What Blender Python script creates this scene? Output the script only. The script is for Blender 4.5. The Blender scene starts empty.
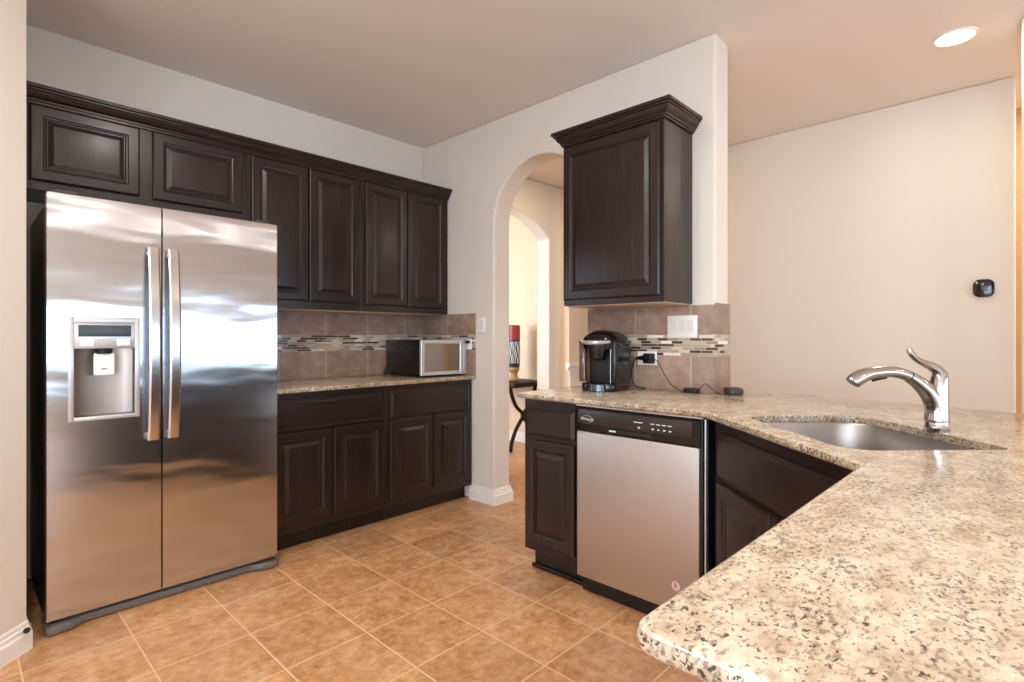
import bpy, bmesh, math, random
from mathutils import Vector, Matrix

S = bpy.context.scene
C = S.collection
random.seed(4)
PI = math.pi

# ---------------------------------------------------------------- camera
F_PX, YAW, CX, CY, CAM_H = 535.9, 43.4256, 516.1, 336.1, 1.2043
cam = bpy.data.objects.new('camera', bpy.data.cameras.new('camera'))
C.objects.link(cam)
cam.location = (0, 0, CAM_H)
cam.rotation_euler = (PI / 2, 0, math.radians(YAW - 90))
cam.data.sensor_fit = 'HORIZONTAL'
cam.data.sensor_width = 36
cam.data.lens = F_PX / 1024 * 36
cam.data.shift_x = (512 - CX) / 1024
cam.data.shift_y = (CY - 341) / 1024
cam.data.clip_start = 0.02
S.camera = cam

# ---------------------------------------------------------------- world, exposure
S.view_settings.view_transform = 'Standard'
S.view_settings.look = 'None'
S.view_settings.gamma = 1
S.view_settings.use_curve_mapping = False
S.view_settings.exposure = 0.2
S.cycles.use_denoising = True
S.cycles.max_bounces = 10
S.cycles.diffuse_bounces = 6
S.cycles.sample_clamp_indirect = 4
w = bpy.data.worlds.new('sky'); S.world = w
w.use_nodes = True
bg = w.node_tree.nodes['Background']
bg.inputs[0].default_value = (0.58, 0.79, 1.04, 1)
bg.inputs[1].default_value = 6.2


def area(name, loc, rot, sx, sy, power, col, shape='RECTANGLE', spread=PI):
    l = bpy.data.lights.new(name, 'AREA')
    l.shape = shape; l.size = sx; l.size_y = sy; l.energy = power; l.color = col; l.spread = spread
    o = bpy.data.objects.new(name, l); C.objects.link(o)
    o.location = loc; o.rotation_euler = rot
    return o


COOL, WARM = (0.92, 0.96, 1.0), (1.0, 0.94, 0.86)
# a row of windows in the living room behind the camera lets the sky in
WIN_X = [(-1.1, 0.35), (0.6, 2.05), (2.3, 3.75), (4.0, 5.45)]
WIN_Z = [(.42, 1.72)] * 4
# fill light added at made-up, unseen windows on the wall left of the camera
for yy in (-0.6, -3.4):
    area('window_daylight', (-2.53, yy, 1.45), (0, -PI / 2, 0), 1.6, 1.9, 38, COOL)
CAN = [(3.554, 0.255, 4), (0.85, 1.45, 14), (0.0, 1.1, 14), (-1.2, 0.3, 12), (0.9, -2.75, 7), (2.5, -2.75, 7), (4.1, -2.75, 7)]
for x, y, p in CAN:
    area('ceiling_lamp', (x, y, 2.733), (0, 0, 0), .13, .13, p, WARM, 'DISK')
area('hall_lamp', (3.5, 2.7, 2.733), (0, 0, 0), .13, .13, 10, (1.0, .78, .52), 'DISK')
area('side_room_daylight', (1.86, 4.9, 1.5), (0, -PI / 2, 0), 1.5, 1.5, 42, (0.96, 0.98, 1.0))
area('recess_lamp', (4.62, -0.5, 2.70), (0, 0, 0), .13, .13, 18, WARM, 'DISK')


# ---------------------------------------------------------------- materials
def hx(h):
    h = h.lstrip('#')
    v = [int(h[i:i + 2], 16) / 255 for i in (0, 2, 4)]
    return tuple(c / 12.92 if c <= .04045 else ((c + .055) / 1.055) ** 2.4 for c in v) + (1,)


class NT:
    def __init__(s, name):
        s.m = bpy.data.materials.new(name); s.m.use_nodes = True
        s.t = s.m.node_tree; s.b = s.t.nodes['Principled BSDF']

    def n(s, typ, **kw):
        o = s.t.nodes.new(typ)
        for k, v in kw.items():
            if k.startswith('i_'):
                key = k[2:].replace('_', ' ')
                key = int(key) if key.isdigit() else key
                if isinstance(v, bpy.types.NodeSocket): s.t.links.new(v, o.inputs[key])
                else: o.inputs[key].default_value = v
            else: setattr(o, k, v)
        return o

    def set(s, **kw):
        for k, v in kw.items():
            key = k.replace('_', ' ')
            if isinstance(v, bpy.types.NodeSocket): s.t.links.new(v, s.b.inputs[key])
            else: s.b.inputs[key].default_value = v

    def coord(s, scale=(1, 1, 1), loc=(0, 0, 0), rot=(0, 0, 0)):
        tc = s.n('ShaderNodeTexCoord')
        mp = s.n('ShaderNodeMapping', i_Vector=tc.outputs['Object'])
        mp.inputs['Scale'].default_value = scale; mp.inputs['Location'].default_value = loc; mp.inputs['Rotation'].default_value = rot
        return mp.outputs[0]

    def noise(s, vec, scale, detail=3, rough=.5, dist=0):
        return s.n('ShaderNodeTexNoise', i_Vector=vec, i_Scale=scale, i_Detail=detail, i_Roughness=rough, i_Distortion=dist).outputs['Fac']

    def ramp(s, fac, stops, const=False):
        r = s.n('ShaderNodeValToRGB', i_Fac=fac)
        if const: r.color_ramp.interpolation = 'CONSTANT'
        e = r.color_ramp.elements
        while len(e) < len(stops): e.new(.5)
        for el, (p, c) in zip(e, stops):
            el.position = p; el.color = c if len(c) == 4 else tuple(c) + (1,)
        return r.outputs[0]

    def mix(s, fac, a, b, blend='MIX'):
        m = s.n('ShaderNodeMix', data_type='RGBA', blend_type=blend)
        for i, v in ((0, fac), (6, a), (7, b)):
            if isinstance(v, bpy.types.NodeSocket): s.t.links.new(v, m.inputs[i])
            else: m.inputs[i].default_value = v
        return m.outputs[2]

    def bump(s, h, strength=.2, dist=.01):
        return s.n('ShaderNodeBump', i_Height=h, i_Strength=strength, i_Distance=dist).outputs[0]


def plain(name, col, rough=.5, metal=0, **kw):
    t = NT(name)
    t.set(Base_Color=hx(col) if isinstance(col, str) else col, Roughness=rough, Metallic=metal)
    v = t.coord()
    nz = t.noise(v, 60, 2)
    rr = t.n('ShaderNodeMapRange', i_Value=nz); rr.inputs[3].default_value = max(0, rough - .04); rr.inputs[4].default_value = rough + .04
    t.set(Roughness=rr.outputs[0])
    for k, x in kw.items(): t.b.inputs[k.replace('_', ' ')].default_value = x
    return t.m


def paint(name, col, strength=.25, rough=.75):
    t = NT(name)
    v = t.coord()
    t.set(Base_Color=hx(col), Roughness=rough, Normal=t.bump(t.noise(v, 110, 3, .6), strength, .003))
    t.b.inputs['Specular IOR Level'].default_value = .25
    return t.m


M = {}
M['wall'] = paint('wall_paint', '#e0d9ce')
M['ceiling'] = paint('ceiling_paint', '#e9e2da', .35, .85)
M['hallwall'] = paint('hall_paint', '#e6d3ba')
M['trim'] = plain('white_trim_paint', '#efebe6', .35)
M['rocker'] = plain('rocker_plastic', '#e3e1de', .35)
M['white'] = plain('white_plastic', '#f1efec', .35)
M['black'] = plain('black_plastic', '#0d0d0e', .28)
M['blackmat'] = plain('black_matte_plastic', '#141415', .5)
M['blackgloss'] = plain('glossy_black_plastic', '#08080a', .1)
M['panelgrey'] = plain('dark_control_plastic', '#2c2624', .3)
M['greycase'] = plain('charcoal_painted_steel', '#37342f', .45)
M['tray'] = plain('dark_chrome_tray', '#5f6a72', .2, .9)
M['niche'] = plain('satin_niche_steel', '#a39a92', .38, .9)
M['grille'] = plain('grey_grille_plastic', '#6a655f', .4)
M['silverpl'] = plain('silver_plastic', '#c9c9cb', .3, .6)
M['lightgrey'] = plain('light_grey_plastic', '#b9b6b4', .35)
M['maple'] = plain('maple_veneer', '#c3a287', .5)
M['chrome'] = plain('brushed_nickel', '#b9b4b0', .17, 1)
M['mark'] = plain('white_ink', '#d9dde2', .5)
M['red'] = plain('red_glaze', '#8e2a22', .35)
M['vase'] = plain('dark_glaze', '#22201f', .3)
M['tan'] = plain('tan_clay', '#b18a5c', .6)
M['iron'] = plain('wrought_iron', '#1b1613', .5, .5)
M['pink'] = plain('pale_pink_sticker', '#e3bdb6', .5)
M['darkred'] = plain('dark_red_ink', '#4a1518', .5)
M['tank'] = plain('smoky_clear_plastic', '#c9b9ab', .06)
M['tank'].node_tree.nodes['Principled BSDF'].inputs['Transmission Weight'].default_value = .92
M['ledblue'] = plain('dim_display', '#39464f', .3)


def wood(name, axis):
    t = NT(name)
    sc = {'z': (30, 30, 1.6), 'x': (1.6, 30, 30)}[axis]
    v = t.coord(sc)
    g = t.noise(v, 2.0, 5, .65, .6)
    g2 = t.noise(t.coord(), 2.5, 2)
    col = t.ramp(g, [(.30, hx('#160f0e')), (.52, hx('#271b19')), (.72, hx('#44332e'))])
    col = t.mix(g2, col, hx('#241817'))
    t.set(Base_Color=col, Roughness=.30, Normal=t.bump(g, .10, .002))
    t.b.inputs['Coat Weight'].default_value = .12
    t.b.inputs['Coat Roughness'].default_value = .2
    t.b.inputs['Specular IOR Level'].default_value = .38
    return t.m


M['wood'] = wood('espresso_wood', 'z')
M['woodx'] = wood('espresso_wood_across', 'x')


def steel(name, wav, rough, grain_axis='x', col='#cbcbcc', aniso=.85, wscale=(1.3, 1, 4.5)):
    t = NT(name)
    v = t.coord({'x': (6, 6, 600), 'z': (600, 600, 6)}[grain_axis])
    g = t.noise(v, 1.0, 2)
    col2 = t.mix(g, hx(col), (hx(col)[0] * .88, hx(col)[1] * .88, hx(col)[2] * .88, 1))
    t.set(Base_Color=col2, Metallic=1.0, Roughness=rough, Anisotropic=aniso)
    tv = t.n('ShaderNodeCombineXYZ', i_0=.707, i_1=.707, i_2=0.0)
    t.set(Tangent=tv.outputs[0])
    if wav:
        t.set(Normal=t.bump(t.noise(t.coord(wscale), 1.6, 1.5, .4, .3), wav, .02))
    return t.m


M['steel'] = steel('brushed_stainless', .22, .16, aniso=.9)
M['dwsteel'] = steel('dishwasher_stainless', .03, .46, 'z', '#d0cac6', .5)
M['sinksteel'] = steel('sink_stainless', 0, .40, 'x', '#b9b3ad', .5)


def granite(name, k=0.0, tone=1.0):
    t = NT(name)
    v = t.coord()
    wv = t.n('ShaderNodeMapping', i_Vector=v); wv.inputs['Rotation'].default_value = (0, 0, -.6); wv.inputs['Scale'].default_value = (1, 1.6, 1.3)
    v = wv.outputs[0]
    mul = lambda f, q: t.n('ShaderNodeMath', operation='MULTIPLY', i_0=f, i_1=q).outputs[0]
    add = lambda f, q: t.n('ShaderNodeMath', operation='ADD', i_0=f, i_1=q).outputs[0]
    vo = t.n('ShaderNodeMapping', i_Vector=v); vo.inputs['Location'].default_value = (3.1, 7.7, 1.2)
    vp = t.n('ShaderNodeMapping', i_Vector=v); vp.inputs['Location'].default_value = (13.3, 2.7, 5.2)
    vo, vp = vo.outputs[0], vp.outputs[0]
    base = t.ramp(t.noise(v, 14, 6, .7), [(.34, hx('#b8a289')), (.47, hx('#d3c1a8')), (.62, hx('#e7dbc7'))])
    big = t.noise(vp, 8, 3, .6)                                 # where the flecks crowd together
    f4 = t.ramp(t.noise(vo, 34, 5, .65), [(.50 - k, (0, 0, 0)), (.66 - k, (1, 1, 1))])
    base = t.mix(mul(f4, .6), base, hx('#a3927f'))
    f2 = t.ramp(add(t.noise(vo, 98, 3, .62), mul(big, .24)), [(.655 - k, (0, 0, 0)), (.76 - k, (1, 1, 1))])
    base = t.mix(mul(f2, .72), base, hx('#75655a'))
    f3 = t.ramp(add(t.noise(vp, 118, 2, .5), mul(big, .24)), [(.735 - k, (0, 0, 0)), (.80 - k, (1, 1, 1))])
    base = t.mix(mul(f3, .88), base, hx('#3b302e'))
    f5 = t.ramp(t.noise(v, 120, 2, .5), [(.64, (0, 0, 0)), (.72, (1, 1, 1))])
    base = t.mix(mul(f5, .5), base, hx('#f3ead9'))
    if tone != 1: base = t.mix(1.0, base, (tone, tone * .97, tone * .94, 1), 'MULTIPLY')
    t.set(Base_Color=base, Roughness=.13)
    return t.m


M['granite'] = granite('speckled_granite')
M['graniteedge'] = granite('speckled_granite_edge', .055, .78)  # same stone; shade of the slab edges painted in as darker, denser flecks
TILE, TILE_Y, GX, GY = .330, .333, 1.825, 1.603


def floor_tile():
    t = NT('terracotta_floor_tile')
    v = t.coord(loc=(-GX + TILE * 40, -GY + TILE_Y * 40, 0))
    br = t.n('ShaderNodeTexBrick', i_Vector=v, i_Scale=1.0)
    br.offset = 0; br.squash = 1
    br.inputs['Brick Width'].default_value = TILE; br.inputs['Row Height'].default_value = TILE_Y
    br.inputs['Mortar Size'].default_value = .0032; br.inputs['Mortar Smooth'].default_value = .15
    br.inputs['Color1'].default_value = (0, 0, 0, 1); br.inputs['Color2'].default_value = (1, 1, 1, 1)
    br.inputs['Mortar'].default_value = (.5, .5, .5, 1)
    n1 = t.noise(v, 5.5, 8, .68, .2)
    n2 = t.noise(v, 30, 6, .7)
    n3 = t.noise(v, 16, 7, .72)
    col = t.ramp(n1, [(.34, hx('#a86e42')), (.49, hx('#cd9566')), (.64, hx('#e3b88c'))])
    col = t.mix(.45, col, t.ramp(n3, [(.36, hx('#9c6238')), (.50, hx('#cb9464')), (.64, hx('#eac398'))]))
    col = t.mix(.25, col, t.ramp(n2, [(.38, hx('#9a6840')), (.62, hx('#e6bb8e'))]))
    tone = t.ramp(br.outputs['Color'], [(0, (.86, .86, .86)), (1, (1.1, 1.1, 1.1))])
    col = t.mix(1.0, col, tone, 'MULTIPLY')
    col = t.mix(br.outputs['Fac'], col, hx('#e4bf97'))
    rg = t.n('ShaderNodeMapRange', i_Value=br.outputs['Fac']); rg.inputs[3].default_value = .34; rg.inputs[4].default_value = .8
    h = t.n('ShaderNodeMath', operation='SUBTRACT', i_0=t.n('ShaderNodeMath', operation='MULTIPLY', i_0=n2, i_1=.25).outputs[0], i_1=br.outputs['Fac']).outputs[0]
    t.set(Base_Color=col, Roughness=rg.outputs[0], Normal=t.bump(h, .35, .003))
    return t.m


M['floor'] = floor_tile()


def splash_tile(name, axis, off):
    """square stone tiles with one vertical joint each .33 m; axis is the run of the wall"""
    t = NT(name)
    tc = t.n('ShaderNodeTexCoord')
    sp = t.n('ShaderNodeSeparateXYZ', i_Vector=tc.outputs['Object'])
    u = t.n('ShaderNodeMath', operation='ADD', i_0=sp.outputs[axis], i_1=-off + .33 * 20).outputs[0]
    pm = t.n('ShaderNodeMath', operation='PINGPONG', i_0=u, i_1=.165).outputs[0]
    gr = t.n('ShaderNodeMath', operation='LESS_THAN', i_0=pm, i_1=.0022).outputs[0]
    fl = t.n('ShaderNodeMath', operation='FLOOR', i_0=t.n('ShaderNodeMath', operation='DIVIDE', i_0=u, i_1=.33).outputs[0]).outputs[0]
    wn = t.n('ShaderNodeTexWhiteNoise', noise_dimensions='1D'); t.t.links.new(fl, wn.inputs['W'])
    v = t.coord()
    n1 = t.noise(v, 14, 5, .6); n2 = t.noise(v, 70, 3, .6)
    col = t.ramp(n1, [(.3, hx('#8a7163')), (.5, hx('#a08676')), (.7, hx('#b39b8a'))])
    col = t.mix(t.n('ShaderNodeMath', operation='MULTIPLY', i_0=n2, i_1=.5).outputs[0], col, hx('#8f7667'))
    tone = t.ramp(wn.outputs['Value'], [(0, (.9, .9, .9)), (1, (1.06, 1.06, 1.06))])
    col = t.mix(1.0, col, tone, 'MULTIPLY')
    col = t.mix(gr, col, hx('#c9b9a8'))
    t.set(Base_Color=col, Roughness=.4, Normal=t.bump(n2, .1, .002))
    return t.m


def mosaic(name, axis, z0):
    """band of thin glass and stone strips in random colours"""
    t = NT(name)
    tc = t.n('ShaderNodeTexCoord')
    sp = t.n('ShaderNodeSeparateXYZ', i_Vector=tc.outputs['Object'])
    zz = t.n('ShaderNodeMath', operation='ADD', i_0=sp.outputs[2], i_1=-z0).outputs[0]
    cb = t.n('ShaderNodeCombineXYZ', i_0=t.n('ShaderNodeMath', operation='ADD', i_0=sp.outputs[axis], i_1=5.0).outputs[0], i_1=zz)
    br = t.n('ShaderNodeTexBrick', i_Vector=cb.outputs[0], i_Scale=1.0)
    br.offset = .37; br.offset_frequency = 2; br.squash = 1.6; br.squash_frequency = 3
    br.inputs['Brick Width'].default_value = .062; br.inputs['Row Height'].default_value = .0158
    br.inputs['Mortar Size'].default_value = .0012; br.inputs['Mortar Smooth'].default_value = 0
    br.inputs['Color1'].default_value = (0, 0, 0, 1); br.inputs['Color2'].default_value = (1, 1, 1, 1); br.inputs['Mortar'].default_value = (.5, .5, .5, 1)
    col = t.ramp(br.outputs['Color'], [(0, hx('#4a3a32')), (.15, hx('#aca08d')), (.36, hx('#94877a')), (.48, hx('#cfc4b2')), (.60, hx('#b6ab98')), (.78, hx('#5c4a40')), (.88, hx('#ece6db')), (.93, hx('#a79a85'))], True)
    col = t.mix(br.outputs['Fac'], col, hx('#c9bcab'))
    t.set(Base_Color=col, Roughness=.15)
    return t.m


SZ0, SZ1, SZ2, SZ3 = .914, 1.100, 1.213, 1.372
M['sp_back'] = splash_tile('stone_tile_back', 0, 1.82)
M['sp_arch'] = splash_tile('stone_tile_arch', 1, 1.585)
M['sp_end'] = splash_tile('stone_tile_end', 0, 2.50)
M['mo_back'] = mosaic('mosaic_strip_back', 0, SZ1)
M['mo_arch'] = mosaic('mosaic_strip_arch', 1, SZ1)


# ---------------------------------------------------------------- mesh helpers
def place(loc=(0, 0, 0), rz=0, rx=0, ry=0):
    return Matrix.Translation(loc) @ Matrix.Rotation(rz, 4, 'Z') @ Matrix.Rotation(ry, 4, 'Y') @ Matrix.Rotation(rx, 4, 'X')


class B:
    """collects shapes of ONE part"""
    def __init__(s): s.bm = bmesh.new()

    def box(s, x0, x1, y0, y1, z0, z1, bev=0, seg=2, mat=None):
        b = bmesh.new()
        bmesh.ops.create_cube(b, size=1)
        for v in b.verts:
            v.co = Vector((x0 if v.co.x < 0 else x1, y0 if v.co.y < 0 else y1, z0 if v.co.z < 0 else z1))
        if bev:
            bmesh.ops.bevel(b, geom=b.edges[:], offset=bev, segments=seg, affect='EDGES', profile=.5)
        return s.add(b, mat)

    def add(s, b, mat=None):
        if mat is not None: b.transform(mat)
        me = bpy.data.meshes.new('tmp'); b.to_mesh(me); b.free()
        s.bm.from_mesh(me); bpy.data.meshes.remove(me)
        return s

    def rings(s, w, h, prof, mat=None):
        """rectangle w x h in xz, nested rings of (inset, y) and a filled centre; first ring also closed as back"""
        b = bmesh.new(); rs = []
        for i, y in prof:
            rs.append([b.verts.new(p) for p in ((i, y, i), (w - i, y, i), (w - i, y, h - i), (i, y, h - i))])
        b.faces.new(rs[0][::-1])
        for a, c in zip(rs, rs[1:]):
            for k in range(4): b.faces.new((a[k], a[(k + 1) % 4], c[(k + 1) % 4], c[k]))
        b.faces.new(rs[-1])
        bmesh.ops.recalc_face_normals(b, faces=b.faces)
        return s.add(b, mat)

    def tube(s, pts, rad, seg=12, cap=True, flat=1.0):
        b = bmesh.new(); pts = [Vector(p) for p in pts]
        if not hasattr(rad, '__len__'): rad = [rad] * len(pts)
        prev = None; ring = []
        for i, p in enumerate(pts):
            d = (pts[min(i + 1, len(pts) - 1)] - pts[max(i - 1, 0)]).normalized()
            if prev is None:
                a = d.orthogonal().normalized() if abs(d.z) > .9 else d.cross(Vector((0, 0, 1))).normalized()
            else:
                a = (prev - d * prev.dot(d)).normalized()
            prev = a; c = d.cross(a)
            ring.append([b.verts.new(p + (a * math.cos(t) + c * math.sin(t) * flat) * rad[i]) for t in [2 * PI * k / seg for k in range(seg)]])
        for r0, r1 in zip(ring, ring[1:]):
            for k in range(seg): b.faces.new((r0[k], r0[(k + 1) % seg], r1[(k + 1) % seg], r1[k]))
        if cap: b.faces.new(ring[0][::-1]); b.faces.new(ring[-1])
        bmesh.ops.recalc_face_normals(b, faces=b.faces)
        return s.add(b)

    def lathe(s, prof, seg=28, mat=None, cap=True):
        """prof of (r, z)"""
        b = bmesh.new(); ring = []
        for r, z in prof:
            ring.append([b.verts.new((r * math.cos(2 * PI * k / seg), r * math.sin(2 * PI * k / seg), z)) for k in range(seg)])
        for r0, r1 in zip(ring, ring[1:]):
            for k in range(seg): b.faces.new((r0[k], r0[(k + 1) % seg], r1[(k + 1) % seg], r1[k]))
        if cap: b.faces.new(ring[0][::-1]); b.faces.new(ring[-1])
        bmesh.ops.recalc_face_normals(b, faces=b.faces)
        return s.add(b, mat)

    def prism(s, poly, z0, z1, mat=None, bev=0, seg=2):
        b = bmesh.new()
        lo = [b.verts.new((x, y, z0)) for x, y in poly]; hi = [b.verts.new((x, y, z1)) for x, y in poly]
        n = len(poly)
        b.faces.new(lo[::-1]); b.faces.new(hi)
        for k in range(n): b.faces.new((lo[k], lo[(k + 1) % n], hi[(k + 1) % n], hi[k]))
        bmesh.ops.recalc_face_normals(b, faces=b.faces)
        if bev:
            es = [e for e in b.edges if len(e.link_faces) == 2 and e.calc_face_angle(0) > .6]
            bmesh.ops.bevel(b, geom=es, offset=bev, segments=seg, affect='EDGES', profile=.5)
        return s.add(b, mat)

    def sweep(s, path, prof, up=Vector((0, 0, 1)), closed_ends=True):
        """prof of (out, up) swept with mitres along a level path; 'out' is to the right of travel"""
        b = bmesh.new(); path = [Vector(p) for p in path]; rings = []
        for i, p in enumerate(path):
            d0 = (p - path[i - 1]).normalized() if i else (path[1] - p).normalized()
            d1 = (path[i + 1] - p).normalized() if i < len(path) - 1 else d0
            n0 = d0.cross(up); n1 = d1.cross(up)
            m = (n0 + n1).normalized(); m = m / max(.3, m.dot(n0))
            rings.append([b.verts.new(p + m * o + up * z) for o, z in prof])
        n = len(prof)
        for r0, r1 in zip(rings, rings[1:]):
            for k in range(n): b.faces.new((r0[k], r0[(k + 1) % n], r1[(k + 1) % n], r1[k]))
        b.faces.new(rings[0][::-1]); b.faces.new(rings[-1])
        bmesh.ops.recalc_face_normals(b, faces=b.faces)
        return s.add(b)


FRAME = {}


def link(name, b, m, parent=None, smooth=24):
    """one mesh object; when it has a parent the shapes are given in world space unless that thing has a turn (then local)"""
    bm = b.bm
    base = Matrix.Identity(4)
    if parent is not None:
        base = FRAME[parent.name]
    bm.transform(base.inverted())
    me = bpy.data.meshes.new(name); bm.to_mesh(me); bm.free()
    for p in me.polygons: p.use_smooth = True
    me.set_sharp_from_angle(angle=math.radians(smooth))
    me.materials.append(m)
    o = bpy.data.objects.new(name, me); C.objects.link(o)
    if parent is not None:
        o.parent = parent
        FRAME[o.name] = base
    return o


def thing(name, label, cat, loc=(0, 0, 0), rz=0, group=None):
    o = bpy.data.objects.new(name, None); C.objects.link(o)
    o.empty_display_size = .05
    o.location = loc; o.rotation_euler = (0, 0, rz)
    o['label'] = label; o['category'] = cat
    if group: o['group'] = group
    FRAME[o.name] = place(loc, rz)
    return o


def tag(o, label, cat, group=None):
    o['label'] = label; o['category'] = cat
    if group: o['group'] = group
    return o


def single(name, b, m, label, cat, loc, rz=0, group=None):
    """a thing that is one mesh, origin at its base; shapes in world space"""
    bm = b.bm; bm.transform(place(loc, rz).inverted())
    me = bpy.data.meshes.new(name); bm.to_mesh(me); bm.free()
    for p in me.polygons: p.use_smooth = True
    me.set_sharp_from_angle(angle=math.radians(35))
    me.materials.append(m)
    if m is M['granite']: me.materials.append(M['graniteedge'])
    o = bpy.data.objects.new(name, me); C.objects.link(o)
    o.location = loc; o.rotation_euler = (0, 0, rz)
    return tag(o, label, cat, group)


def struct(name, b, m, bevel=0):
    o = link(name, b, m)
    o['kind'] = 'structure'
    if bevel:
        md = o.modifiers.new('round', 'BEVEL'); md.width = bevel; md.segments = 3; md.limit_method = 'ANGLE'; md.angle_limit = math.radians(50)
    return o


def text_into(b, s, size, mat, extrude=.0004):
    cu = bpy.data.curves.new('t', 'FONT'); cu.body = s; cu.size = size; cu.extrude = extrude; cu.align_x = 'CENTER'; cu.align_y = 'CENTER'
    o = bpy.data.objects.new('t', cu)
    C.objects.link(o)
    dg = bpy.context.evaluated_depsgraph_get()
    me = bpy.data.meshes.new_from_object(o.evaluated_get(dg))
    bm = bmesh.new(); bm.from_mesh(me); b.add(bm, mat)
    bpy.data.meshes.remove(me); bpy.data.objects.remove(o); bpy.data.curves.remove(cu)


# ---------------------------------------------------------------- the setting
XA, XB = 2.660, 2.824            # the arch wall, kitchen side and hall side
YW = 3.574                       # the wall behind the refrigerator
ZC = 2.743
YE = 1.130                       # free end of the arch wall
XF = 4.32                        # far wall of the dining side
struct('floor', B().box(-2.75, 6.2, -5.2, 7.2, -.1, 0), M['floor'])
struct('ceiling', B().box(-2.75, 6.2, -5.2, 7.2, ZC, ZC + .1), M['ceiling'])
struct('wall_back', B().box(.08, XB, YW, YW + .12, 0, ZC), M['wall'])
# pantry corner: a diagonal wall whose right end stands beside the refrigerator
AX, AY = .202, 2.785
struct('wall_left', B().prism([(AX, AY), (AX, YW), (AX - .12, YW), (AX - .12, AY + .05), (-.835, 1.953), (-2.75, 1.953), (-2.75, 1.833), (-.75, 1.833)], 0, ZC), M['wall'], .014)


def arch_outline(u0, u1, a0, a1, spring, rise, n=28):
    """wall outline (u, z) from u0 to u1 with an arched opening a0..a1 open to the floor"""
    c, r = (a0 + a1) / 2, (a1 - a0) / 2
    pts = [(u0, 0), (a0, 0), (a0, spring)]
    pts += [(c - r * math.cos(PI * k / n), spring + rise * math.sin(PI * k / n)) for k in range(1, n)]
    pts += [(a1, spring), (a1, 0), (u1, 0), (u1, ZC), (u0, ZC)]
    return pts


ARCH0, ARCH1 = 1.922, 2.735
rot_x = Matrix(((0, 0, 1, 0), (1, 0, 0, 0), (0, 1, 0, 0), (0, 0, 0, 1)))     # (u, z, t) -> (x = t, y = u, z)
struct('wall_arch', B().prism(arch_outline(YE, YW, ARCH0, ARCH1, 2.0, .40), XA, XB, rot_x), M['wall'], .014)
rot_y = Matrix(((1, 0, 0, 0), (0, 0, 1, 0), (0, 1, 0, 0), (0, 0, 0, 1)))     # (u, z, t) -> (x = u, y = t, z)


def seg_outline(u0, u1, a0, a1, spring, apex, n=24):
    hw = (a1 - a0) / 2; c = (a0 + a1) / 2; s = apex - spring
    R = (hw * hw + s * s) / (2 * s)
    pts = [(u0, 0), (a0, 0)]
    for k in range(n + 1):
        u = a0 + (a1 - a0) * k / n
        pts.append((u, apex - R + math.sqrt(R * R - (u - c) ** 2)))
    return pts + [(a1, 0), (u1, 0), (u1, ZC), (u0, ZC)]


YH = 3.50
struct('wall_hall', B().prism(seg_outline(XB, 4.52, 2.98, 4.19, 2.19, 2.42), YH, YH + .17, rot_y), M['wall'], .012)
# dining side's far wall, and the recess at the end of the hall
XR = 4.36
struct('wall_far', B().prism([(XF, .033), (XF, 2.4), (XF + .15, 2.4), (XF + .15, .033)], 0, ZC), M['wall'], .012)
struct('wall_hall_end', B().box(XR, XR + .15, 3.38, YH, 0, ZC), M['hallwall'])
struct('wall_recess', B().box(XR + .15, 5.6, 3.38, 3.5, 0, ZC), M['hallwall'])
struct('wall_recess_end', B().box(5.6, 5.7, .6, 3.5, 0, ZC), M['hallwall'])
struct('wall_recess_side', B().box(XF + .15, 5.7, .55, .65, 0, ZC), M['hallwall'])
# the small room seen through the second arch
struct('wall_side_room', B().box(4.47, 4.6, YH + .17, 6.3, 0, ZC), M['hallwall'])
struct('wall_side_room_back', B().box(1.8, 4.6, 6.3, 6.42, 0, ZC), M['hallwall'])
struct('wall_side_room_left', B().box(1.7, 1.8, YW + .12, 4.1, 0, ZC).box(1.7, 1.8, 5.7, 6.42, 0, ZC).box(1.7, 1.8, 4.1, 5.7, 0, .7).box(1.7, 1.8, 4.1, 5.7, 2.3, ZC), M['hallwall'])
struct('window_7', B().box(1.74, 1.83, 4.1, 4.16, .7, 2.3).box(1.74, 1.83, 5.64, 5.7, .7, 2.3).box(1.74, 1.83, 4.16, 5.64, .7, .76).box(1.74, 1.83, 4.16, 5.64, 2.24, 2.3), M['trim'])
# living room behind the camera
rear = B().box(-2.75, WIN_X[0][0], -5.1, -5, 0, ZC)
for k, (a, b) in enumerate(WIN_X):
    za, zb = WIN_Z[k]
    rear.box(a, b, -5.1, -5, 0, za).box(a, b, -5.1, -5, zb, ZC)
    rear.box(b, WIN_X[k + 1][0] if k < 3 else 6.2, -5.1, -5, 0, ZC)
struct('wall_rear', rear, M['wall'])
for k, (a, b) in enumerate(WIN_X):
    za, zb = WIN_Z[k]
    f = B()
    f.box(a, a + .06, -5.06, -4.96, za, zb).box(b - .06, b, -5.06, -4.96, za, zb)
    f.box(a + .06, b - .06, -5.06, -4.96, za, za + .06).box(a + .06, b - .06, -5.06, -4.96, zb - .06, zb)
    f.box(a + .06, b - .06, -5.04, -4.99, (za + zb) / 2 - .02, (za + zb) / 2 + .02)
    struct('window_%d' % (k + 1), f, M['trim'])
side = B().box(-2.75, -2.63, .4, 1.833, 0, ZC).box(-2.75, -2.63, -2.4, -1.6, 0, ZC).box(-2.75, -2.63, -5, -4.4, 0, ZC)
for ya in (-1.6, -4.4):
    side.box(-2.75, -2.63, ya, ya + 2, 0, .55).box(-2.75, -2.63, ya, ya + 2, 2.3, ZC)
struct('wall_breakfast', side, M['wall'])
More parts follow.
